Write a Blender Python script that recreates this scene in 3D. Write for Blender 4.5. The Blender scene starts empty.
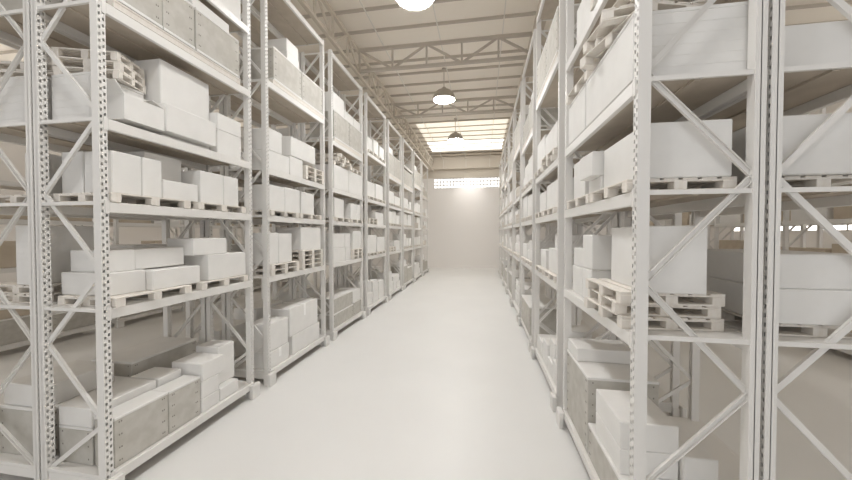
import bpy, math, random
from mathutils import Vector, Matrix

SC = bpy.context.scene
COL = SC.collection
RND = random.Random(11)

# ------------------------------------------------------------------ materials
def mat(name, col, rough=0.6, metal=0.0, noise=None, bump=None, emit=None, spec=None):
    m = bpy.data.materials.new(name)
    m.use_nodes = True
    nt = m.node_tree
    b = nt.nodes['Principled BSDF']
    b.inputs['Base Color'].default_value = (*col, 1)
    b.inputs['Roughness'].default_value = rough
    b.inputs['Metallic'].default_value = metal
    if spec is not None:
        b.inputs['Specular IOR Level'].default_value = spec
    tc = nt.nodes.new('ShaderNodeTexCoord')
    if noise:
        scale, col2, lo, hi, stretch = noise
        mp = nt.nodes.new('ShaderNodeMapping')
        mp.inputs['Scale'].default_value = stretch
        nz = nt.nodes.new('ShaderNodeTexNoise')
        nz.inputs['Scale'].default_value = scale
        nz.inputs['Detail'].default_value = 5
        rp = nt.nodes.new('ShaderNodeValToRGB')
        rp.color_ramp.elements[0].position = lo
        rp.color_ramp.elements[0].color = (*col2, 1)
        rp.color_ramp.elements[1].position = hi
        rp.color_ramp.elements[1].color = (*col, 1)
        nt.links.new(tc.outputs['Object'], mp.inputs['Vector'])
        nt.links.new(mp.outputs['Vector'], nz.inputs['Vector'])
        nt.links.new(nz.outputs['Fac'], rp.inputs['Fac'])
        nt.links.new(rp.outputs['Color'], b.inputs['Base Color'])
    if bump:
        kind, scale, strength = bump
        if kind == 'wave':
            tx = nt.nodes.new('ShaderNodeTexWave')
            tx.bands_direction = 'X'
        else:
            tx = nt.nodes.new('ShaderNodeTexNoise')
        tx.inputs['Scale'].default_value = scale
        nt.links.new(tc.outputs['Object'], tx.inputs['Vector'])
        bp = nt.nodes.new('ShaderNodeBump')
        bp.inputs['Strength'].default_value = strength
        nt.links.new(tx.outputs['Fac'], bp.inputs['Height'])
        nt.links.new(bp.outputs['Normal'], b.inputs['Normal'])
    if emit:
        b.inputs['Emission Color'].default_value = (*emit[0], 1)
        b.inputs['Emission Strength'].default_value = emit[1]
    return m

M = {
    'rack': mat('rack_paint', (.775, .76, .735), .42),
    'underside_shade': mat('shelf_underside_shade', (.54, .475, .40), .7, noise=(4, (.50, .44, .365), .4, .6, (1, 1, 1))),  # tan deck underside; the warm shade below the shelves is put into this colour
    'carton': mat('white_carton', (.80, .79, .77), .8, noise=(3, (.775, .765, .745), .4, .6, (1, 1, 1))),
    'tape': mat('paper_tape', (.94, .935, .92), .4),
    'crate': mat('grey_crate', (.56, .54, .50), .75, noise=(5, (.49, .47, .425), .38, .62, (1, 1, 1)), bump=('noise', 40, .1)),
    'crate_dark': mat('crate_stud', (.24, .225, .2), .7),
    'wood': mat('pale_pallet', (.80, .765, .715), .8, noise=(6, (.75, .705, .645), .35, .65, (4, 4, 1))),
    'woodraw': mat('raw_pallet_board', (.66, .53, .38), .8),
    'floor': mat('floor_coating', (.82, .815, .80), .38, noise=(.5, (.80, .795, .78), .35, .65, (1, 1, 1)), spec=.35),
    'wall': mat('wall_panel', (.86, .835, .815), .8),
    'ceil': mat('roof_sheet', (.89, .835, .755), .7, bump=('wave', 3.2, .25)),
    'steel': mat('roof_steel', (.52, .47, .41), .6),
    'girder': mat('girder_paint', (.66, .60, .52), .6),
    'shade': mat('lamp_shade', (.48, .435, .38), .45),
    'lamp': mat('lamp_light', (.9, .88, .85), .5, emit=((1, .995, .985), 74)),
    'sheet_clear': mat('clear_roof_light', (.9, .9, .88), .5, emit=((1, .99, .95), 1.4)),
    'sheet_dim': mat('dim_roof_light', (.8, .76, .68), .6, emit=((1, .93, .78), .55)),  # weaker glow that paints the roof's brightness falling off from the end wall
    'glass': mat('window_light', (.9, .9, .9), .4, emit=((1, .99, .97), .98)),
    'sideglass': mat('side_window_light', (.9, .9, .9), .4, emit=((1, .96, .9), 4.5)),
    'lowglass': mat('low_window_light', (.9, .9, .9), .4, emit=((1, .97, .92), 3)),
    'kraft': mat('brown_carton', (.60, .52, .42), .8, noise=(3, (.55, .47, .37), .4, .6, (1, 1, 1))),
    'mullion': mat('window_bar', (.40, .38, .35), .6),
    'conduit': mat('conduit', (.75, .72, .67), .5),
}

# ------------------------------------------------------------------ mesh builder
class MB:
    def __init__(s):
        s.v, s.f, s.mi = [], [], []
    def quad(s, pts, mi=0):
        b = len(s.v)
        s.v += [tuple(p) for p in pts]
        s.f.append(tuple(range(b, b + len(pts))))
        s.mi.append(mi)
    def box(s, x0, x1, y0, y1, z0, z1, mi=0):
        b = len(s.v)
        s.v += [(x0, y0, z0), (x1, y0, z0), (x1, y1, z0), (x0, y1, z0), (x0, y0, z1), (x1, y0, z1), (x1, y1, z1), (x0, y1, z1)]
        for q in ((0, 3, 2, 1), (4, 5, 6, 7), (0, 1, 5, 4), (1, 2, 6, 5), (2, 3, 7, 6), (3, 0, 4, 7)):
            s.f.append(tuple(b + i for i in q)); s.mi.append(mi)
    def cbox(s, x0, x1, y0, y1, z0, z1, c, mi=0):
        """box with chamfered edges"""
        b = len(s.v)
        lo, hi = (x0, y0, z0), (x1, y1, z1)
        idx = {}
        for k in range(8):
            sg = (k & 1, k >> 1 & 1, k >> 2 & 1)
            for ax in range(3):
                p = [0, 0, 0]
                for a in range(3):
                    e = hi[a] if sg[a] else lo[a]
                    p[a] = e if a == ax else e + (-c if sg[a] else c)
                idx[sg, ax] = len(s.v); s.v.append(tuple(p))
        ctr = Vector([(lo[a] + hi[a]) / 2 for a in range(3)])
        def add(ids):
            n = (Vector(s.v[ids[1]]) - Vector(s.v[ids[0]])).cross(Vector(s.v[ids[2]]) - Vector(s.v[ids[0]]))
            m = sum((Vector(s.v[i]) for i in ids), Vector()) / len(ids)
            if n.dot(m - ctr) < 0: ids = ids[::-1]
            s.f.append(tuple(ids)); s.mi.append(mi)
        for ax in range(3):
            o = [a for a in range(3) if a != ax]
            for e in (0, 1):
                def sg(i, j):
                    t = [0, 0, 0]; t[ax] = e; t[o[0]] = i; t[o[1]] = j; return tuple(t)
                add([idx[sg(i, j), ax] for i, j in ((0, 0), (1, 0), (1, 1), (0, 1))])
            for i in (0, 1):
                for j in (0, 1):
                    t0 = [0, 0, 0]; t0[o[0]] = i; t0[o[1]] = j; t1 = list(t0); t1[ax] = 1
                    t0, t1 = tuple(t0), tuple(t1)
                    add([idx[t0, o[0]], idx[t1, o[0]], idx[t1, o[1]], idx[t0, o[1]]])
        for k in range(8):
            sg_ = (k & 1, k >> 1 & 1, k >> 2 & 1)
            add([idx[sg_, a] for a in range(3)])
    def bar(s, p, q, w, h, side=(0, 1, 0), mi=0):
        """rectangular bar from p to q; h across along SIDE, w the other way"""
        p, q = Vector(p), Vector(q)
        d = (q - p).normalized(); u = Vector(side).normalized(); v = d.cross(u).normalized(); u = v.cross(d)
        b = len(s.v)
        for e in (p, q):
            for a, c in ((-1, -1), (1, -1), (1, 1), (-1, 1)):
                s.v.append(tuple(e + u * (a * h / 2) + v * (c * w / 2)))
        for fq in ((3, 2, 1, 0), (4, 5, 6, 7), (0, 1, 5, 4), (1, 2, 6, 5), (2, 3, 7, 6), (3, 0, 4, 7)):
            s.f.append(tuple(b + i for i in fq)); s.mi.append(mi)
    def lathe(s, prof, n=28, mi=0, z0=0):
        b = len(s.v)
        for r, z in prof:
            for k in range(n):
                a = 2 * math.pi * k / n
                s.v.append((r * math.cos(a), r * math.sin(a), z + z0))
        for i in range(len(prof) - 1):
            for k in range(n):
                k2 = (k + 1) % n
                s.f.append((b + i * n + k, b + i * n + k2, b + (i + 1) * n + k2, b + (i + 1) * n + k)); s.mi.append(mi)
    def mesh(s, name, mats):
        me = bpy.data.meshes.new(name)
        me.from_pydata(s.v, [], s.f)
        for m in (mats if isinstance(mats, (list, tuple)) else [mats]):
            me.materials.append(m)
        if any(s.mi): me.polygons.foreach_set('material_index', s.mi)
        me.update()
        return me

def link(name, me, parent=None, loc=(0, 0, 0), rot=(0, 0, 0)):
    o = bpy.data.objects.new(name, me)
    COL.objects.link(o)
    o.location = loc; o.rotation_euler = rot
    if parent: o.parent = parent
    return o
def tag(o, label, cat, group=None):
    o['label'] = label; o['category'] = cat
    if group: o['group'] = group
    return o
def struct(o):
    o['kind'] = 'structure'; return o
def empty(name, loc, rz=0):
    o = link(name, None, None, loc, (0, 0, rz)); o.empty_display_size = .1; return o

def copy_tree(o, parent=None):
    c = o.copy(); COL.objects.link(c)
    if parent: c.parent = parent
    for ch in o.children: copy_tree(ch, c)
    return c

# ------------------------------------------------------------------ the hall
XL, XR, YN, YF, ZC = -24.0, 21.0, -10.0, 34.8, 12.0
def slab(name, m, *b):
    w = MB(); w.box(*b); return struct(link(name, w.mesh(name, M[m])))
slab('floor', 'floor', XL - .2, XR + .2, YN, YF + .2, -.2, 0)
slab('ceiling', 'ceil', XL - .2, XR + .2, YN, YF + .2, ZC, ZC + .15)

def wall_with_hole(name, axis, at, thick, a0, a1, hole):
    """wall plane with one window opening, as one mesh"""
    w = MB(); h0, h1, z0, z1 = hole
    for (p, q, r, t) in ((a0, a1, 0, z0), (a0, a1, z1, ZC), (a0, h0, z0, z1), (h1, a1, z0, z1)):
        if axis == 'y': w.box(p, q, at, at + thick, r, t)
        else: w.box(at, at + thick, p, q, r, t)
    return w
w = wall_with_hole('wall_far', 'y', YF, .2, XL, XR, (-5.05, 1.9, 8.38, 9.42))
for k in range(1, 9):                                   # sheet seams of the wall panels
    z = k * 1.12
    w.box(-9, 7, YF - .006, YF, z, z + .018)
for k in range(-4, 4):
    x = -1.6 + k * 1.55
    w.box(x, x + .018, YF - .006, YF, 0, 8.3)
struct(link('wall_far', w.mesh('wall_far', M['wall'])))
struct(link('wall_left', wall_with_hole('', 'x', XL - .2, .2, YN, YF, (-6, 32, 8.3, 9.5)).mesh('wall_left', M['wall'])))
WR = MB()
for a0, a1, z0, z1 in ((YN, YF, 0, 3.8), (YN, -6, 3.8, ZC), (32, YF, 3.8, ZC), (-6, 32, 4.15, 8.3), (-6, 32, 9.5, ZC)): WR.box(XR, XR + .2, a0, a1, z0, z1)
struct(link('wall_right', WR.mesh('wall_right', M['wall'])))

def window(n, axis, at, a0, a1, z0, z1, cols, rows, glass):
    g = MB(); f = MB(); t = .07
    def bx(m, p, q, r, s, d0, d1):
        if axis == 'y': m.box(p, q, at + d0, at + d1, r, s)
        else: m.box(at + d0, at + d1, p, q, r, s)
    bx(g, a0, a1, z0, z1, .09, .11)
    for k in range(cols + 1):
        c = a0 + (a1 - a0) * k / cols
        bx(f, c - t / 2, c + t / 2, z0, z1, .03, .08)
    for k in range(rows + 1):
        c = z0 + (z1 - z0) * k / rows
        bx(f, a0, a1, c - t / 2, c + t / 2, .028, .082)
    o = struct(link('window_%d' % n, g.mesh('window_pane', M[glass])))
    link('window_frame', f.mesh('window_frame', M['mullion']), o)
window(1, 'y', YF, -5.05, 1.9, 8.38, 9.42, 20, 3, 'glass')
window(2, 'x', XL - .2, -6, 32, 8.3, 9.5, 40, 2, 'sideglass')
window(3, 'x', XR, -6, 32, 3.8, 4.15, 30, 1, 'lowglass')

window(4, 'x', XR, -6, 32, 8.3, 9.5, 40, 2, 'sideglass')  # upper window added to brighten the right outer aisle

# roof: purlins, longitudinal girders, trusses, end beam, conduits
pm = MB(); pm.box(XL, XR, -.03, .03, -.11, 0)
pme = pm.mesh('purlin', M['steel'])
n = 0
y = 3.0
while y < 34:
    tr = struct(link('trim_%d' % (20 + n), pme, None, (0, y, ZC))); y += 1.27; n += 1

def truss(length, depth, panels, along='x'):
    m = MB(); t = .1
    def P(a, z): return (a, 0, z) if along == 'x' else (0, a, z)
    sd = (0, 1, 0) if along == 'x' else (1, 0, 0)
    m.bar(P(0, 0), P(length, 0), .11, .12, sd)
    m.bar(P(0, depth), P(length, depth), .11, .12, sd)
    step = length / panels
    for k in range(panels + 1):
        m.bar(P(k * step, 0), P(k * step, depth), .07, .07, sd)
    for k in range(panels):
        a, b = (depth, 0) if k % 2 == 0 else (0, depth)
        m.bar(P(k * step, a), P((k + 1) * step, b), .08, .07, sd)
    return m
for k, (yy, d) in enumerate(((2.4, .85), (7.75, .85), (13.1, .85), (18.5, .7))):
    t = struct(link('trim_%d' % (1 + k), truss(7.0, d, 5).mesh('truss', M['steel']), None, (-5.0, yy, 10.3)))
for k, x in enumerate((-5.1, 1.88)):
    t = struct(link('trim_%d' % (6 + k), truss(YF - 2.0, .95, 26, 'y').mesh('girder', M['girder']), None, (x, 2.0, 10.25)))
w = MB(); w.box(XL, XR, YF - .35, YF, 10.35, 10.6); w.box(XL, XR, YF - .2, YF, 10.6, ZC - .35); w.box(XL, XR, YF - .04, YF, 9.46, 10.35); w.box(XL, XR, YF - .45, YF, ZC - .3, ZC - .12)
struct(link('trim_8', w.mesh('end_beam', M['girder'])))
for k, x in enumerate((-4.0, -1.65, .75)):
    w = MB(); w.bar((x, 1, 0), (x, YF - .5, 0), .035, .035, (1, 0, 0)); w.bar((x, YF - .5, .02), (x, YF - .5, -.9), .05, .05, (1, 0, 0))
    tag(link('conduit', w.mesh('conduit', M['conduit']), None, (0, 0, 11.3)),
        ['thin pale conduit along the roof above the left racks', 'thin pale conduit running down the middle of the roof', 'thin pale conduit along the roof near the right racks'][k], 'conduit', 'roof conduits')

# roof-light sheets let into the roof between the purlins of the far bays
for k in range(7):
    y0 = 3.0 + 1.27 * (17 + k) + .035
    w = MB(); w.box(-5.0, 1.85, y0, min(y0 + 1.2, YF - .5), -.035, -.012)
    struct(link('trim_%d' % (60 + k), w.mesh('roof_light_sheet', M['sheet_clear' if k >= 4 else 'sheet_dim']), None, (0, 0, ZC)))

# pendant lamps
def lamp(x, y, z, label):
    e = tag(empty('pendant_lamp', (x, y, z)), label, 'lamp', 'pendant lamps over the aisle')
    if lamp.proto:
        for c in lamp.proto.children: copy_tree(c, e)
        return e
    R = .575
    s = MB()
    prof = [(R, 0), (R * .985, .08), (R * .93, .2), (R * .80, .34), (R * .6, .45), (R * .36, .52), (.13, .55), (.10, .62), (.0001, .63)]
    s.lathe(prof); s.lathe([(r * .965, zz - .012) for r, zz in prof[:6]][::-1] + [(R, 0)])
    link('lamp_shade', s.mesh('lamp_shade', M['shade']), e)
    for p in e.children[0].data.polygons: p.use_smooth = True
    d = MB(); d.lathe([(.0001, .012), (R * .9, .012), (R * .9, .06), (.0001, .07)])
    link('diffuser', d.mesh('diffuser', M['lamp']), e)
    c = MB(); c.bar((0, 0, .6), (0, 0, ZC - z - .1), .035, .035); link('suspension_rod', c.mesh('suspension_rod', M['shade']), e)
    b = MB(); b.lathe([(.0001, 0), (.11, 0), (.11, .07), (.0001, .07)], 16, z0=ZC - z - .12); link('ceiling_cup', b.mesh('ceiling_cup', M['shade']), e)
    lamp.proto = e
    return e
lamp.proto = None
lamp(-1.92, 9.4, 10.37, 'large round pendant lamp nearest the viewer at the top of the frame')
lamp(-1.92, 16.75, 10.37, 'domed pendant lamp hanging in front of the farther roof truss')
lamp(-1.92, 24.1, 10.37, 'small domed pendant lamp, deepest of the row over the aisle')
lamp(-1.92, 2.05, 10.37, 'round pendant lamp overhead at the near end of the aisle')

# ------------------------------------------------------------------ pallet racks
D, L, H = 1.10, 2.94, 9.78
PW, PD = .10, .095            # post width along the bay, post depth into the rack
DECKS = {'A': (.33, 2.60, 4.05, 5.17, 6.72, 8.07, 9.72), 'B': (.33, 2.60, 4.05, 5.17, 7.24, 9.72), 'C': (.33, 2.60, 4.05, 5.17, 6.78, 9.72)}

def post_mesh(double=False, rear_only=False):
    """hollow upright; the face at x=0 (and the back face too if double) has two columns of punched slots"""
    m = MB()
    pitch, hw, hh = .09, .0128, .0195
    cols = [-PW / 2, -.024 - hw, -.024 + hw, .024 - hw, .024 + hw, PW / 2]
    if rear_only: m.quad([(0, -PW / 2, 0), (0, PW / 2, 0), (0, PW / 2, H), (0, -PW / 2, H)])
    for X, s in ((-PD, -1),) if rear_only else ((0, 1), (-PD, -1)) if double else ((0, 1),):
        q = lambda ya, yb, za, zb: m.quad([(X, ya, za), (X, yb, za), (X, yb, zb), (X, ya, zb)][::s])
        t = X - s * .006
        for ci in range(5):
            c0, c1 = cols[ci], cols[ci + 1]
            if ci not in (1, 3): q(c0, c1, 0, H); continue
            zc, z = (.05 if ci == 1 else .085), 0.0
            while zc + hh < H - .02:
                q(c0, c1, z, zc - hh)
                for zz in (zc - hh, zc + hh): m.quad([(X, c0, zz), (X, c1, zz), (t, c1, zz), (t, c0, zz)])
                for yy in (c0, c1): m.quad([(X, yy, zc - hh), (X, yy, zc + hh), (t, yy, zc + hh), (t, yy, zc - hh)])
                z = zc + hh; zc += pitch
            q(c0, c1, z, H)
    a, b = -PW / 2, PW / 2
    m.quad([(0, a, 0), (0, a, H), (-PD, a, H), (-PD, a, 0)])
    m.quad([(0, b, 0), (-PD, b, 0), (-PD, b, H), (0, b, H)])
    m.quad([(0, a, H), (0, b, H), (-PD, b, H), (-PD, a, H)])
    if double:
        m.box(-PD * .5 - .004, -PD * .5 + .004, a, b, 0, H)      # web between the two slotted faces
    else:
        m.quad([(-PD, a, 0), (-PD, a, H), (-PD, b, H), (-PD, b, 0)])
        m.box(-PD - .022, -PD, a, a + .012, 0, H); m.box(-PD - .022, -PD, b - .012, b, 0, H)
    m.box(-PD - .008, .008, a - .03, b + .03, 0, .012)           # base plate
    return m.mesh('post', M['rack'])
POST, POST2, POST3 = post_mesh(), post_mesh(True), post_mesh(True, True)
def brace_mesh(z0, z1, front_first):
    m = MB()
    xa, xb = (-.075, -D + .075)
    p, q = ((xa, 0, z0), (xb, 0, z1)) if front_first else ((xb, 0, z0), (xa, 0, z1))
    m.bar(p, q, .058, .006, (0, 1, 0))
    pv, qv = Vector(p), Vector(q); d = (qv - pv).normalized(); v = d.cross(Vector((0, 1, 0)))
    for s in (-1, 1):
        o = v * (.0265 * s)
        m.bar(Vector(p) + o + Vector((0, .015, 0)), Vector(q) + o + Vector((0, .015, 0)), .005, .03, (0, 1, 0))
    return m.mesh('diagonal_brace', M['rack'])
BR = []
zb = [0.30] + [1.02 + 1.05 * k for k in range(9)]
for k in range(len(zb) - 1):
    BR.append(brace_mesh(zb[k], zb[k + 1], k % 2 == 1))
def beam_mesh():
    m = MB(); h = L / 2 - PW
    m.cbox(-.05, .012, -h, h, -.145, -.002, .006)
    for s in (-1, 1):                                    # hooked end plate lapping the post
        m.box(.0, .01, s * h - .002 if s > 0 else -h - .05, h + .05 if s > 0 else -h + .002, -.16, .02)
    return m.mesh('beam', M['rack'])
BEAM = beam_mesh()
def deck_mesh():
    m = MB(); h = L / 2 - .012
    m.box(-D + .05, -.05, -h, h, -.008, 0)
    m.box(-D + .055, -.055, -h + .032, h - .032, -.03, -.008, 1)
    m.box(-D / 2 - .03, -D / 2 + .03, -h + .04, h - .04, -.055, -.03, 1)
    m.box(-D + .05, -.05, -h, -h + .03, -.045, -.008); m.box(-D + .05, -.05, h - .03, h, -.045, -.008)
    return m.mesh('shelf_deck', [M['rack'], M['underside_shade']])
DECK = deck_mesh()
def foot_mesh():
    m = MB(); m.cbox(.014, .10, -.125, .125, 0, .30, .012); m.box(-.11, .016, -.062, -.052, 0, .25); m.box(-.11, .016, .052, .062, 0, .25)
    return m.mesh('foot_guard', M['rack'])
FOOT = foot_mesh()

w = MB(); w.cbox(-D + PD + .002, -PD - .002, -.03, .03, -.14, -.004, .006)
ENDRAIL = w.mesh('end_rail', M['rack'])
PROTO = {}
def rack_proto(kind, d):
    e = empty('pallet_rack', (0, 0, 0))
    for s in (-1, 1):
        yy = s * (L / 2 - PW / 2)
        link('post', POST, e, (0, yy, 0)); link('post', POST2 if d > 0 else POST3, e, (-D + PD, yy, 0))
        link('foot_guard', FOOT, e, (0, yy, 0))
        for b in BR: link('diagonal_brace', b, e, (0, yy, 0))
    for s in (-1, 1): link('end_rail', ENDRAIL, e, (0, s * (L / 2 - .045), DECKS[kind][0] - .045))
    for z in DECKS[kind]:
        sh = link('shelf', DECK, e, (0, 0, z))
        link('beam', BEAM, sh); link('beam', BEAM, sh, (-D, 0, 0), (0, 0, math.pi))
    return e
ORD = ['nearest', 'second', 'third', 'fourth', 'fifth', 'sixth', 'seventh', 'eighth']
class Rack: pass
def rack(kind, xf, d, y0, where, group, i):
    """xf: x of the aisle face, d: +1 when that face looks to +x, y0: near end"""
    if (kind, d) not in PROTO:
        e = PROTO[kind, d] = rack_proto(kind, d)
    else:
        e = copy_tree(PROTO[kind, d])
    e.location = (xf, y0 + L / 2, 0); e.rotation_euler = (0, 0, 0 if d > 0 else math.pi)
    tag(e, 'white steel pallet rack, %s from the camera, %s' % (ORD[i] if i else 'first', where), 'rack', group)
    r = Rack(); r.kind, r.xf, r.d, r.y0, r.i = kind, xf, d, y0, i
    r.items = []; r.decks = DECKS[kind]
    return r

P = 3.43
KINDS = 'ABCBCABC'
XLF, XRF = -4.99, 1.52
left = [rack(KINDS[i], XLF, 1, 3.6 + P * i, 'along the left side of the aisle', 'racks left of the aisle', i) for i in range(8)]
right = [rack(KINDS[i], XRF, -1, 3.6 + P * i, 'along the right side of the aisle', 'racks right of the aisle', i) for i in range(8)]
lback = [rack(KINDS[i], XLF - 2 * D - .04, -1, 3.6 + P * i, 'back to back with the left row', 'racks behind the left row', i) for i in range(5)]
rback = [rack(KINDS[i], XRF + 2 * D + .04, 1, 3.6 + P * i, 'back to back with the right row', 'racks behind the right row', i) for i in range(3)]
lfar = [rack(KINDS[i + 1], -13.80, 1, 3.6 + P * (i + 1), 'beyond the left outer aisle', 'racks beyond the left outer aisle', i) for i in range(5)]
rfar = [rack(KINDS[i + 2], 10.31, -1, 3.6 + P * (i + 2), 'beyond the right outer aisle', 'racks beyond the right outer aisle', i) for i in range(5)]
NAMES = [(left, 'left rack'), (right, 'right rack'), (lback, 'left back-row rack'), (rback, 'right back-row rack'), (lfar, 'left outer rack'), (rfar, 'right outer rack')]

# ------------------------------------------------------------------ cargo
EPS = .003
PAL = {}
def pallet_proto(name):
    """1.2 along y, 1.0 along x, 0.13 high"""
    e = empty('pallet', (0, 0, 0))
    m = MB()
    for k in range(6):
        xx = -.5 + .135 / 2 + k * (1 - .135) / 5
        m.cbox(xx - .0675, xx + .0675, -.6, .6, .112, .13, .003)
    for s in (-1, 0, 1): m.box(-.5, .5, s * .535 - .06, s * .535 + .06, .095, .1125)
    link('deck_board', m.mesh('deck_board', M['wood']), e)
    for s in (-1, 0, 1):
        r = MB()
        for t in (-1, 0, 1): r.cbox(t * .44 - .06, t * .44 + .06, s * .535 - .065, s * .535 + .065, .016, .096, .004)
        r.cbox(-.5, .5, s * .535 - .06, s * .535 + .06, 0, .018, .003)
        link('bearer', r.mesh('bearer', M['wood']), e)
    return e
def place_item(r, lev, name, obj, cat, ya, yb, d0, d1, z0, z1, adj):
    r.items.append(dict(lev=lev, name=name, o=obj, cat=cat, y=(ya + yb) / 2, d=(d0 + d1) / 2, z=z0, ya=ya, yb=yb, adj=adj))

def pallet(r, lev, yc, z, dc=.5, rot=0.0, ly=1.2, lx=1.0):
    if not PAL: PAL['p'] = pallet_proto('pallet'); e = PAL['p']
    else: e = copy_tree(PAL['p'])
    e.location = (r.xf - r.d * dc, yc, z + EPS); e.rotation_euler = (0, 0, rot); e.scale = (lx, ly / 1.2, 1)
    place_item(r, lev, 'pallet', e, 'pallet', yc - ly / 2, yc + ly / 2, dc - .5, dc + .5, z, z + .13, 'wooden pallet' if rot == 0 else 'skewed pallet')
    return e

def adj_of(w, d, h):
    v = w * d * h
    a = 'flat' if h < .36 * max(w, d) and h < .35 else 'tall' if h > 1.25 * max(w, .3) else 'long' if w > 1.6 * h and w > .75 else 'large' if v > .16 else 'small' if v < .07 else 'square'
    return a

def carton(r, lev, ya, yb, z0, z1, d0, d1, rot=0.0, tape=False):
    g = .004
    w, dd, h = yb - ya - g, d1 - d0, z1 - z0 - EPS
    m = MB(); m.cbox(-dd / 2, dd / 2, -w / 2, w / 2, 0, h, min(.011, h * .08))
    brown = getattr(r, 'brown', False) and RND.random() < .7
    o = link('carton', m.mesh('carton', M['kraft' if brown else 'carton']), None, (r.xf - r.d * (d0 + d1) / 2, (ya + yb) / 2, z0 + EPS), (0, 0, rot))
    if tape:
        t = MB(); s = r.d
        x = s * (dd / 2 + .002); tw = .055
        t.box(min(x - s * .004, x), max(x - s * .004, x), -tw, tw, h - min(.34, h * .55), h)
        t.box(-dd / 2, dd / 2, -tw, tw, h, h + .003)
        link('tape', t.mesh('tape', M['tape']), o)
    place_item(r, lev, 'carton', o, 'box', ya, yb, d0, d1, z0, z1, adj_of(w, dd, h) + (' taped' if tape else '') + (' turned' if rot else '') + (' brown carton' if brown else ' white carton'))
    return o

def open_carton(r, lev, ya, yb, z0, z1, d0, d1):
    w, dd, h, t = yb - ya, d1 - d0, z1 - z0, .012
    m = MB()
    m.box(-dd / 2, dd / 2, -w / 2, w / 2, 0, t)
    m.box(-dd / 2, -dd / 2 + t, -w / 2, w / 2, t, h); m.box(dd / 2 - t, dd / 2, -w / 2, w / 2, t, h)
    m.box(-dd / 2 + t, dd / 2 - t, -w / 2, -w / 2 + t, t, h); m.box(-dd / 2 + t, dd / 2 - t, w / 2 - t, w / 2, t, h)
    o = link('carton', m.mesh('carton', M['carton']), None, (r.xf - r.d * (d0 + d1) / 2, (ya + yb) / 2, z0 + EPS))
    for (p, sx, sy, ang) in (((0, -w / 2, h), dd, .2, 'a'), ((0, w / 2, h), dd, .2, 'b'), ((-dd / 2, 0, h), w, .18, 'c')):
        f = MB()
        if ang == 'a': f.quad([(-sx / 2, 0, 0), (sx / 2, 0, 0), (sx / 2 - .01, -sy * .55, sy * .8), (-sx / 2 + .01, -sy * .55, sy * .8)])
        elif ang == 'b': f.quad([(-sx / 2, 0, 0), (sx / 2, 0, 0), (sx / 2 - .01, -sy * .9, sy * .35), (-sx / 2 + .01, -sy * .9, sy * .35)])
        else: f.quad([(0, -sx / 2, 0), (0, sx / 2, 0), (-.02, sx / 2 - .01, sy * .9), (-.02, -sx / 2 + .01, sy * .9)])
        fo = link('flap', f.mesh('flap', M['carton']), o, p)
        md = fo.modifiers.new('thick', 'SOLIDIFY'); md.thickness = .008
    place_item(r, lev, 'carton', o, 'box', ya, yb, d0, d1, z0, z1, 'open flapped white carton')
    return o

def crate(r, lev, ya, yb, z0, z1, d0, d1, white=False, base=False):
    """grey boarded crate with a pale lid; studs on the outer faces"""
    g = .006
    w, dd, h = yb - ya - g, d1 - d0, z1 - z0 - EPS
    e = empty('crate', (r.xf - r.d * (d0 + d1) / 2, (ya + yb) / 2, z0 + EPS))
    c = .008
    b0 = .05 if base else 0
    m = MB(); m.cbox(-dd / 2, dd / 2, -w / 2, w / 2, b0, h - .04, c)
    bm = M['carton'] if white else M['crate']
    # studs in columns near the upright edges of every face
    if not white:
        for s in (-1, 1):
            nz = max(2, int(h / .16))
            for q in range(nz):
                zz = b0 + .07 + q * (h - b0 - .16) / max(1, nz - 1)
                for yy in (-w / 2 + .08, w / 2 - .08):
                    for dy in (0, .03):
                        m.box(min(s * dd / 2, s * (dd / 2 + .003)), max(s * dd / 2, s * (dd / 2 + .003)), yy + dy - .022, yy + dy - .008, zz, zz + .022, 1)
                for xx in (-dd / 2 + .07, dd / 2 - .07):
                    m.box(xx - .008, xx + .008, min(s * w / 2, s * (w / 2 + .003)), max(s * w / 2, s * (w / 2 + .003)), zz, zz + .022, 1)
    link('crate_body', m.mesh('crate_body', [bm, M['crate_dark']]), e)
    if white:                                           # boarded end faces
        for s in (-1, 1):
            nb = 6; bh = (h - .05) / nb
            f = MB()
            for q in range(nb): f.box(-dd / 2 + .03, dd / 2 - .03, min(s * w / 2, s * (w / 2 + .0025)), max(s * w / 2, s * (w / 2 + .0025)), q * bh + .004, (q + 1) * bh - .004)
            link('end_board', f.mesh('end_board', M['carton']), e)
    l = MB(); l.cbox(-dd / 2 - .006, dd / 2 + .006, -w / 2 + .001, w / 2 - .001, h - .042, h, .008)
    link('lid', l.mesh('lid', M['carton']), e)
    if base:
        l = MB(); l.cbox(-dd / 2 - .012, dd / 2 + .012, -w / 2, w / 2, .0, .05, .006); link('base_rail', l.mesh('base_rail', M['carton']), e)
    place_item(r, lev, 'crate', e, 'crate', ya, yb, d0, d1, z0, z1, ('white boarded crate' if white else 'grey pale-lidded crate'))
    return e

def skid(r, lev, ya, yb, z0, d0, d1, h=.11):
    """low plank skid under the crates"""
    w, dd = yb - ya, d1 - d0
    e = empty('skid', (r.xf - r.d * (d0 + d1) / 2, (ya + yb) / 2, z0 + EPS))
    for s in (-1, 0, 1):
        m = MB(); m.box(s * (dd / 2 - .06) - .05, s * (dd / 2 - .06) + .05, -w / 2, w / 2, 0, h - .03); link('runner', m.mesh('runner', M['wood']), e)
    m = MB(); m.box(-dd / 2, dd / 2, -w / 2, w / 2, h - .03, h - .004); link('top_board', m.mesh('top_board', M['wood']), e)
    place_item(r, lev, 'skid', e, 'pallet', ya, yb, d0, d1, z0, z0 + h, 'low plank skid')

PT = .133       # pallet height as stacked

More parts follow.
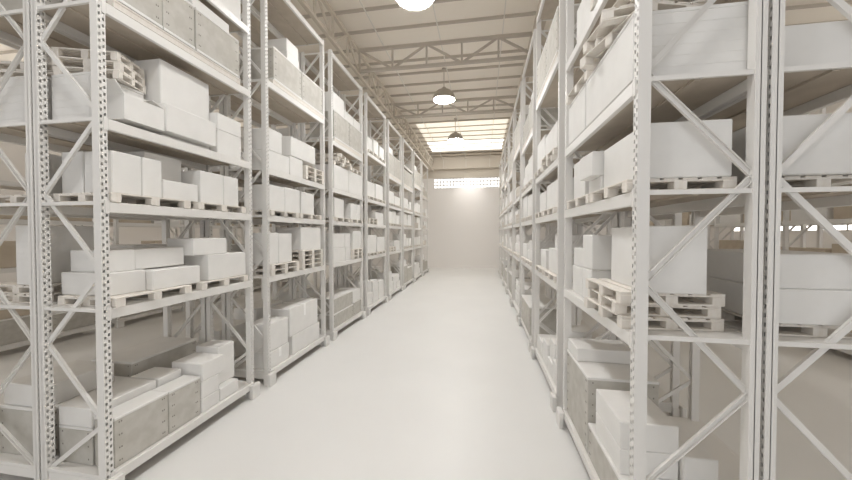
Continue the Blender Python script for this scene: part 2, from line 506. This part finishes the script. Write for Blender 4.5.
# ---- nearest left rack
R = left[0]; d = R.decks
z = d[0]
crate(R, 0, 3.75, 4.555, z, 1.04, .05, .39); crate(R, 0, 4.56, 5.18, z, 1.03, .05, .39)
crate(R, 0, 3.75, 4.70, z, .86, .43, 1.02); crate(R, 0, 4.72, 5.18, z, .86, .43, 1.02)
carton(R, 0, 3.75, 4.70, .86, 1.14, .44, 1.02); carton(R, 0, 4.73, 5.18, .86, 1.14, .44, 1.02)
for q, (a, b) in enumerate(((5.20, 5.62), (5.63, 6.12))):
    carton(R, 0, a, b, z, .58, .05, .62)
carton(R, 0, 5.20, 5.62, .58, .90, .05, .62)
carton(R, 0, 5.21, 5.74, 0.90, 1.23, .05, .70); carton(R, 0, 5.76, 6.2, .58, 1.34, .2, .72)
z = d[1]
pallet(R, 1, 4.32, z, .44); pallet(R, 1, 5.75, z, .47)
zt = z + PT
carton(R, 1, 3.80, 4.32, zt, 3.06, .16, 1.0); carton(R, 1, 3.86, 4.23, 3.06, 3.38, .24, .92)
carton(R, 1, 4.33, 5.21, zt, 3.04, .05, .42); carton(R, 1, 4.33, 5.21, zt, 3.04, .43, 1.0); carton(R, 1, 4.25, 5.11, 3.06, 3.38, .28, .8)
carton(R, 1, 5.38, 6.37, zt, 3.22, .04, .74); carton(R, 1, 5.12, 5.91, 3.22, 3.53, .10, .66)
z = d[2]; zt = z + PT
pallet(R, 2, 4.34, z, .48, ly=1.25); pallet(R, 2, 5.72, z, .48)
carton(R, 2, 3.78, 4.19, zt, 4.77, .05, .52); carton(R, 2, 4.195, 4.51, zt, 4.77, .05, .5)
carton(R, 2, 3.82, 4.14, zt, 4.79, .60, .98)
carton(R, 2, 4.54, 5.22, zt, 4.96, .42, .98); carton(R, 2, 4.53, 5.20, zt, 4.49, .06, .40)
carton(R, 2, 5.25, 5.79, zt, 4.77, .06, .6); carton(R, 2, 5.80, 6.2, zt, 4.77, .06, .5)
z = d[3]
crate(R, 3, 3.75, 4.49, z, 5.86, .34, 1.02, white=True)
open_carton(R, 3, 3.88, 4.47, z + .06, 5.57, -.05, .25)
carton(R, 3, 4.60, 5.58, z, 6.46, .16, 1.0)
carton(R, 3, 4.50, 5.50, z + .08, 5.69, -.05, .155)
carton(R, 3, 5.62, 6.26, z, 5.63, .03, .6); carton(R, 3, 5.62, 6.26, 5.63, 5.95, .03, .6)
for k in range(3): pallet(R, 3, 4.16, 5.865 + k * PT, .69 + .015 * k, -1.26 + .05 * (k % 2), .84, .56)
z = d[4]
skid(R, 4, 3.8, 6.2, z, -.02, .9)
for a, b in ((3.82, 4.495), (4.5, 5.09), (5.11, 6.17)): crate(R, 4, a, b, z + .112, 7.6, -.02, .6, base=True)
carton(R, 4, 5.15, 6.02, 7.6, 7.85, .08, .58)
z = d[5]
carton(R, 5, 5.45, 6.32, z, 8.9, .05, .8); carton(R, 5, 4.0, 5.3, z, 8.8, .1, .8)

# ---- second left rack
R = left[1]; d = R.decks
z = d[0]
carton(R, 0, 7.17, 7.98, z, .74, .05, .62, tape=True); carton(R, 0, 7.16, 7.95, .74, 1.42, .06, .66)
carton(R, 0, 8.14, 9.64, z, .85, .05, .6); carton(R, 0, 8.03, 9.54, .85, 1.60, .06, .72, tape=True)
z = d[1]
pallet(R, 1, 7.75, z, .46); pallet(R, 1, 7.75, z + PT, .46)
carton(R, 1, 7.16, 7.57, z + 2 * PT, 3.64, .06, .7); carton(R, 1, 7.58, 8.16, z + 2 * PT, 3.62, .06, .6)
for k in range(4): pallet(R, 1, 9.12, z + k * PT, .46)
carton(R, 1, 8.58, 9.73, z + 4 * PT, 3.80, .04, .8)
z = d[2]; zt = z + PT
pallet(R, 2, 7.75, z, .46); pallet(R, 2, 9.05, z, .46)
carton(R, 2, 7.17, 7.805, zt, 4.8, .03, .7); carton(R, 2, 7.81, 8.52, zt, 4.82, .03, .7); carton(R, 2, 8.60, 9.31, zt, 4.8, .03, .7)
z = d[3]
carton(R, 3, 7.16, 8.03, z, 5.62, .03, .7); carton(R, 3, 7.17, 7.7, 5.62, 6.15, .03, .6); carton(R, 3, 8.05, 8.69, z, 5.68, .03, .7); carton(R, 3, 8.10, 9.41, 5.70, 6.22, .03, .7)
for k in range(3): pallet(R, 3, 9.28, z + k * PT, .46, ly=1.08)
z = d[4]
skid(R, 4, 7.3, 9.85, z, -.02, .95)
crate(R, 4, 7.34, 8.61, z + .112, 8.16, 0, .9, base=True); crate(R, 4, 8.63, 9.84, z + .112, 8.16, 0, .9, base=True)
carton(R, 4, 8.0, 8.59, 8.16, 8.42, .06, .85); carton(R, 4, 8.02, 8.58, 8.42, 8.76, .08, .8)

# ---- third left rack
R = left[2]; d = R.decks
z = d[0]
crate(R, 0, 10.62, 12.40, z, .82, .05, .9); crate(R, 0, 12.42, 13.28, z, .88, .05, .9)
crate(R, 0, 10.62, 12.40, .82, 1.36, .07, .9) ; carton(R, 0, 12.42, 13.28, .88, 1.32, .08, .9)
z = d[1]
for (a, b, q) in ((10.62, 11.66, 0), (11.68, 12.19, 0)):
    carton(R, 1, a, b, z, 3.1, .05, .7)
    carton(R, 1, a, b, 3.1, 3.62, .07, .7)
for k in range(3): pallet(R, 1, 12.74, z + k * PT, .46, ly=1.05)
carton(R, 1, 12.4, 13.26, z + 3 * PT, 3.72, .05, .7)
z = d[2]; zt = z + PT
pallet(R, 2, 11.3, z, .46); pallet(R, 2, 12.66, z, .46)
carton(R, 2, 10.75, 11.55, zt, 4.86, .05, .7); carton(R, 2, 12.2, 12.75, zt, 4.8, .05, .6); carton(R, 2, 12.78, 13.2, zt, 4.8, .05, .6)
z = d[3]
carton(R, 3, 10.64, 11.88, z, 6.0, .0, .75); carton(R, 3, 11.9, 13.28, z, 6.02, .0, .75)
for k in range(3): pallet(R, 3, 11.40 + .04 * (k % 2), 6.02 + k * PT, .45, .16 * (k - 1))
pallet(R, 3, 12.7, 6.03, .45, 0, 1.0)
z = d[4]
skid(R, 4, 10.65, 13.28, z, -.02, .95)
crate(R, 4, 10.66, 12.0, z + .112, 7.86, 0, .9, base=True); crate(R, 4, 12.02, 13.27, z + .112, 7.86, 0, .9, base=True)
carton(R, 4, 10.7, 11.6, 7.86, 8.5, .05, .8); carton(R, 4, 11.65, 12.5, 7.86, 8.2, .05, .8); carton(R, 4, 12.52, 13.25, 7.86, 8.2, .05, .8)

# ---- nearest right rack
R = right[0]; d = R.decks
z = d[0]
crate(R, 0, 3.74, 5.16, z, .83, .04, .66); crate(R, 0, 5.2, 6.42, z, 1.48, .04, 1.0)
carton(R, 0, 4.08, 4.92, .83, 1.13, .06, .67); carton(R, 0, 4.08, 4.92, 1.13, 1.45, .06, .67)
carton(R, 0, 5.82, 6.42, 1.48, 1.70, .05, .95)
carton(R, 0, 4.02, 4.92, z, 1.15, .69, 1.03)
z = d[1]
pallet(R, 1, 4.38, z, .42, .06, 1.1); pallet(R, 1, 4.42, z + PT, .44, -.04, 1.1); pallet(R, 1, 4.36, z + 2 * PT, .42, .03, 1.1)
carton(R, 1, 3.74, 4.72, z + 3 * PT, 3.70, .17, .72)
carton(R, 1, 5.22, 5.66, z, 3.08, .08, .6); carton(R, 1, 5.67, 6.25, z, 3.06, .08, .6)
carton(R, 1, 5.20, 5.66, 3.08, 3.60, .08, .5); carton(R, 1, 5.67, 6.25, 3.06, 3.37, .1, .55)
z = d[2]; zt = z + PT
pallet(R, 2, 4.33, z, .46); pallet(R, 2, 5.6, z, .46)
carton(R, 2, 3.72, 4.88, zt, 4.75, .12, .91); carton(R, 2, 4.92, 5.46, zt, 4.42, .10, .9); carton(R, 2, 5.5, 6.14, zt, 4.82, .06, .8)
carton(R, 2, 4.93, 5.43, 4.42, 4.76, -.03, .6, rot=.06)
z = d[3]
crate(R, 3, 3.72, 5.28, z + .02, 5.88, .0, 1.05, white=True); crate(R, 3, 5.32, 6.28, z + .02, 5.88, .0, 1.05, white=True)
pallet(R, 3, 4.46, 5.885, .45, .28); pallet(R, 3, 5.72, 5.885, .46, .05, 1.0); pallet(R, 3, 4.55, 5.885 + PT, .42, -.2); pallet(R, 3, 4.5, 5.885 + 2 * PT, .45, .12)
z = d[4]
pallet(R, 4, 4.4, z, .46); carton(R, 4, 3.85, 5.0, z + PT, 7.6, .1, .9); carton(R, 4, 5.2, 6.2, z, 7.5, .1, .9)

# ---- second right rack
R = right[1]; d = R.decks
z = d[0]
carton(R, 0, 7.15, 7.75, z, .81, .05, .6); carton(R, 0, 7.77, 8.30, z, .66, .05, .6); carton(R, 0, 8.32, 8.9, z, .92, .05, .6)
carton(R, 0, 7.16, 7.7, .81, 1.6, .2, .7); carton(R, 0, 7.78, 8.28, .66, 1.12, .1, .6); carton(R, 0, 9.0, 9.8, z, .75, .05, .7)
z = d[1]
pallet(R, 1, 7.75, z, .46); pallet(R, 1, 9.1, z, .46)
carton(R, 1, 7.2, 8.3, z + PT, 3.28, .06, .7); carton(R, 1, 8.62, 9.4, z + PT, 3.2, .06, .7); carton(R, 1, 7.6, 8.3, 3.28, 3.6, .2, .7)
z = d[2]; zt = z + PT
pallet(R, 2, 7.9, z, .46); pallet(R, 2, 9.2, z, .46)
carton(R, 2, 7.25, 8.6, zt, 4.78, .06, .8); carton(R, 2, 8.7, 9.6, zt, 4.7, .06, .8)
z = d[3]
for k in range(2): pallet(R, 3, 8.0, z + k * PT, .44, .05 * k)
pallet(R, 3, 9.25, z, .44)
carton(R, 3, 7.3, 8.6, z + 2 * PT, 5.98, .02, .8); carton(R, 3, 8.7, 9.8, z + PT, 6.1, .02, .8)
z = d[4]
skid(R, 4, 7.2, 9.85, z, -.02, .95)
crate(R, 4, 7.22, 8.5, z + .112, 8.3, 0, .9, base=True); crate(R, 4, 8.52, 9.8, z + .112, 8.3, 0, .9, base=True)

# ---- the rows back to back with the two front rows
def panel(R, lev, kind, a, b, z0, z1, d0=.08, d1=1.02):
    y0 = R.y0
    (crate if kind == 'g' else carton)(R, lev, y0 + a, y0 + b, z0, z1, d0, d1)
R = lback[0]; d = R.decks
crate(R, 0, 3.75, 4.9, d[0], 1.05, .1, 1.02); crate(R, 0, 4.92, 6.3, d[0], 1.3, .1, 1.02); carton(R, 0, 3.78, 4.7, 1.05, 1.38, .15, .95)
pallet(R, 1, 4.34, d[1], .5); pallet(R, 1, 4.34, d[1] + PT, .5); carton(R, 1, 3.75, 4.6, d[1] + 2 * PT, 3.74, .5, .84); carton(R, 1, 5.1, 6.2, d[1], 3.4, .1, .9)
pallet(R, 2, 4.34, d[2], .5); carton(R, 2, 3.8, 4.6, d[2] + PT, 4.8, .62, .9); carton(R, 2, 5.0, 6.1, d[2], 4.6, .1, .9)
crate(R, 3, 3.76, 5.2, d[3], 5.9, .05, 1.0, white=True); pallet(R, 3, 4.46, 5.905, .40, .3); pallet(R, 3, 4.46, 5.905 + PT, .40, .22); carton(R, 3, 5.3, 6.3, d[3], 5.8, .1, 1.0)
crate(R, 4, 3.8, 5.1, d[4], 7.5, .05, 1.0); crate(R, 4, 5.12, 6.3, d[4], 7.5, .05, 1.0)
R = rback[0]; d = R.decks
pallet(R, 1, 4.4, d[1], .5); carton(R, 1, 3.74, 4.9, d[1] + PT, 3.08, .15, .98); carton(R, 1, 3.74, 4.9, 3.08, 3.42, .15, .98)
pallet(R, 2, 4.4, d[2], .5); carton(R, 2, 3.74, 4.95, d[2] + PT, 4.76, .1, .98)
carton(R, 3, 3.74, 5.0, d[3], 5.62, .1, .96); crate(R, 3, 5.1, 6.3, d[3], 5.7, .1, 1.0); carton(R, 2, 5.2, 6.2, d[2], 4.7, .5, 1.0)

# ---- the rest of the racks, loaded by habit: crates low and high, cartons on pallets between
def load(R, rng, levels, back=False):
    d = R.decks
    for lev in levels:
        z = d[lev]; top = (d[lev + 1] if lev + 1 < len(d) else z + 1.6) - .22
        room = top - z
        y = R.y0 + .14; end = R.y0 + L - .14
        style = rng.random()
        front = rng.uniform(.04, .1)
        if (lev == 0 and style < .55) or (lev >= 4 and style < .75):
            h = min(room, rng.uniform(.75, 1.2)); mid = y + (end - y) * rng.uniform(.42, .58)
            zb_ = z
            if lev >= 4: skid(R, lev, y, end, z, -.02, .95); zb_ = z + .112
            crate(R, lev, y + .01, mid, zb_, zb_ + h, front - .04, .92, base=lev >= 4); crate(R, lev, mid + .02, end - .01, zb_, zb_ + h * rng.choice((1, 1, .8)), front - .04, .92, base=lev >= 4)
            if room - h > .5: carton(R, lev, y + .05, mid - .1, zb_ + h, zb_ + h + .35, .1, .8)
        elif style < .2 and lev > 0:
            for k in range(rng.randint(2, 3)): pallet(R, lev, y + .66, z + k * PT, .46, 0, 1.2)
            carton(R, lev, y + 1.35, end - .05, z, z + min(room, rng.uniform(.55, .85)), front, .85)
        else:
            pal = lev > 0 and not back
            zz = z
            if pal:
                pallet(R, lev, y + .66, z, .46); pallet(R, lev, end - .66, z, .46); zz = z + PT
            nn = 2 if (back or R in right) else rng.choice((2, 3, 3))
            ww = (end - y) / nn
            for k in range(nn):
                a = y + k * ww + rng.uniform(.02, .12); b = y + (k + 1) * ww - rng.uniform(.02, .1)
                h = min(room - (PT if pal else 0), rng.uniform(.5, .85) + (.3 if lev == 0 else 0))
                if h > .6 and rng.random() < .3:
                    carton(R, lev, a, b, zz, zz + h * .5, front, .8); carton(R, lev, a, b - .1, zz + h * .5, zz + h, front + .04, .75)
                else:
                    carton(R, lev, a, b, zz, zz + h, front, .8)
rng = random.Random(5)
for R in left[3:]: load(R, rng, range(0, 5))
R = right[2]
crate(R, 0, 11.0, 13.2, R.decks[0], 1.25, .0, .9)
load(R, rng, range(1, 5))
for R in right[3:]: load(R, rng, range(0, 5))
for R in lback[1:3]: load(R, rng, range(0, 5), True)
for R in lback[3:]: load(R, rng, (0, 1, 2), True)
for R in rback[1:]: load(R, rng, (1, 2, 3), True)
for R in lfar + rfar: R.brown = True
for R in lfar: load(R, rng, (0, 1, 2), True)
for R in rfar: load(R, rng, (0, 1, 2), True)

# ------------------------------------------------------------------ labels of the cargo
NUM = ['first', 'second', 'third', 'fourth', 'fifth', 'sixth', 'seventh', 'eighth', 'ninth']
SHELF = ['bottom', 'second', 'third', 'fourth', 'fifth', 'sixth', 'top']
for row, rname in NAMES:
    for R in row:
        where = '%s %s' % (ORD[R.i], rname)
        kinds = {}
        for it in R.items: kinds.setdefault((it['lev'], it['name']), []).append(it)
        for (lev, name), its in kinds.items():
            cols = []
            for it in sorted(its, key=lambda t: t['y']):
                for c in cols:
                    m = c[0]
                    if min(m['yb'], it['yb']) - max(m['ya'], it['ya']) > .6 * min(m['yb'] - m['ya'], it['yb'] - it['ya']):
                        c.append(it); break
                else: cols.append([it])
            for ci, c in enumerate(cols):
                c.sort(key=lambda t: (round(t['z'], 2), t['d']))
                zsorted = sorted({round(t['z'], 2) for t in c})
                for it in c:
                    same = [t for t in c if round(t['z'], 2) == round(it['z'], 2)]
                    w = ''
                    if len(zsorted) > 1:
                        k = zsorted.index(round(it['z'], 2))
                        w = ' bottommost' if k == 0 else ' topmost' if k == len(zsorted) - 1 else ' middle' if len(zsorted) == 3 else ' %s up' % NUM[k]
                    if len(same) > 1: w += ' front' if it is same[0] else ' rear'
                    pos = '' if len(cols) == 1 else ', %s from near end' % NUM[ci]
                    it['o']['label'] = '%s%s%s, %s shelf of %s' % (it['adj'], (', ' + w.strip()) if w else '', pos, SHELF[lev], where)
                    it['o']['category'] = it['cat']
                    it['o']['group'] = '%s on the %s shelf of the %s' % ({'carton': 'cartons', 'pallet': 'pallets', 'crate': 'crates', 'skid': 'skids'}[name], SHELF[lev], where)

# added spotlight on the end beam, brightening the wall under the window
fl = tag(empty('added_wall_spotlight', (-1.25, YF - 2.0, 10.1)), 'small added spotlight on an arm from the beam above the far window', 'lamp')
w = MB(); w.bar((0, .0, .12), (0, 1.66, .3), .05, .05, (1, 0, 0)); link('arm', w.mesh('arm', M['girder']), fl)
w = MB(); w.lathe([(.0001, .12), (.08, .12), (.13, -.02), (.125, -.02), (.075, .105), (.0001, .105)], 20); link('housing', w.mesh('housing', M['girder']), fl)
sp = bpy.data.lights.new('added_spotlight_bulb', 'SPOT'); sp.energy = 200; sp.spot_size = math.radians(80); sp.spot_blend = 1; sp.shadow_soft_size = .06; sp.color = (1, .96, .92)
so = bpy.data.objects.new('added_spotlight_bulb', sp); COL.objects.link(so); so.parent = fl; so.location = (0, 0, -.03)
so.rotation_euler = (math.radians(40), 0, 0)

# ------------------------------------------------------------------ light and camera
wd = bpy.data.worlds.new('World'); SC.world = wd; wd.use_nodes = True
bg = wd.node_tree.nodes['Background']; bg.inputs[0].default_value = (.97, .98, 1, 1); bg.inputs[1].default_value = 0.57

cam = bpy.data.cameras.new('camera'); co = bpy.data.objects.new('camera', cam); COL.objects.link(co)
SC.camera = co
cam.sensor_width = 36; cam.lens = 330 * 36 / 852; cam.clip_end = 200; cam.clip_start = .05
co.location = (0, 0, 3.62)
psi, pit = math.atan(56 / 330), math.atan(6.5 / 330)
co.rotation_euler = (math.pi / 2 - pit, 0, psi)

vs = SC.view_settings
vs.view_transform = 'Standard'; vs.look = 'None'; vs.gamma = 1; vs.use_curve_mapping = False
vs.exposure = 0.41
SC.cycles.max_bounces = 10; SC.cycles.diffuse_bounces = 8; SC.cycles.use_denoising = True
SC.cycles.sample_clamp_indirect = 8
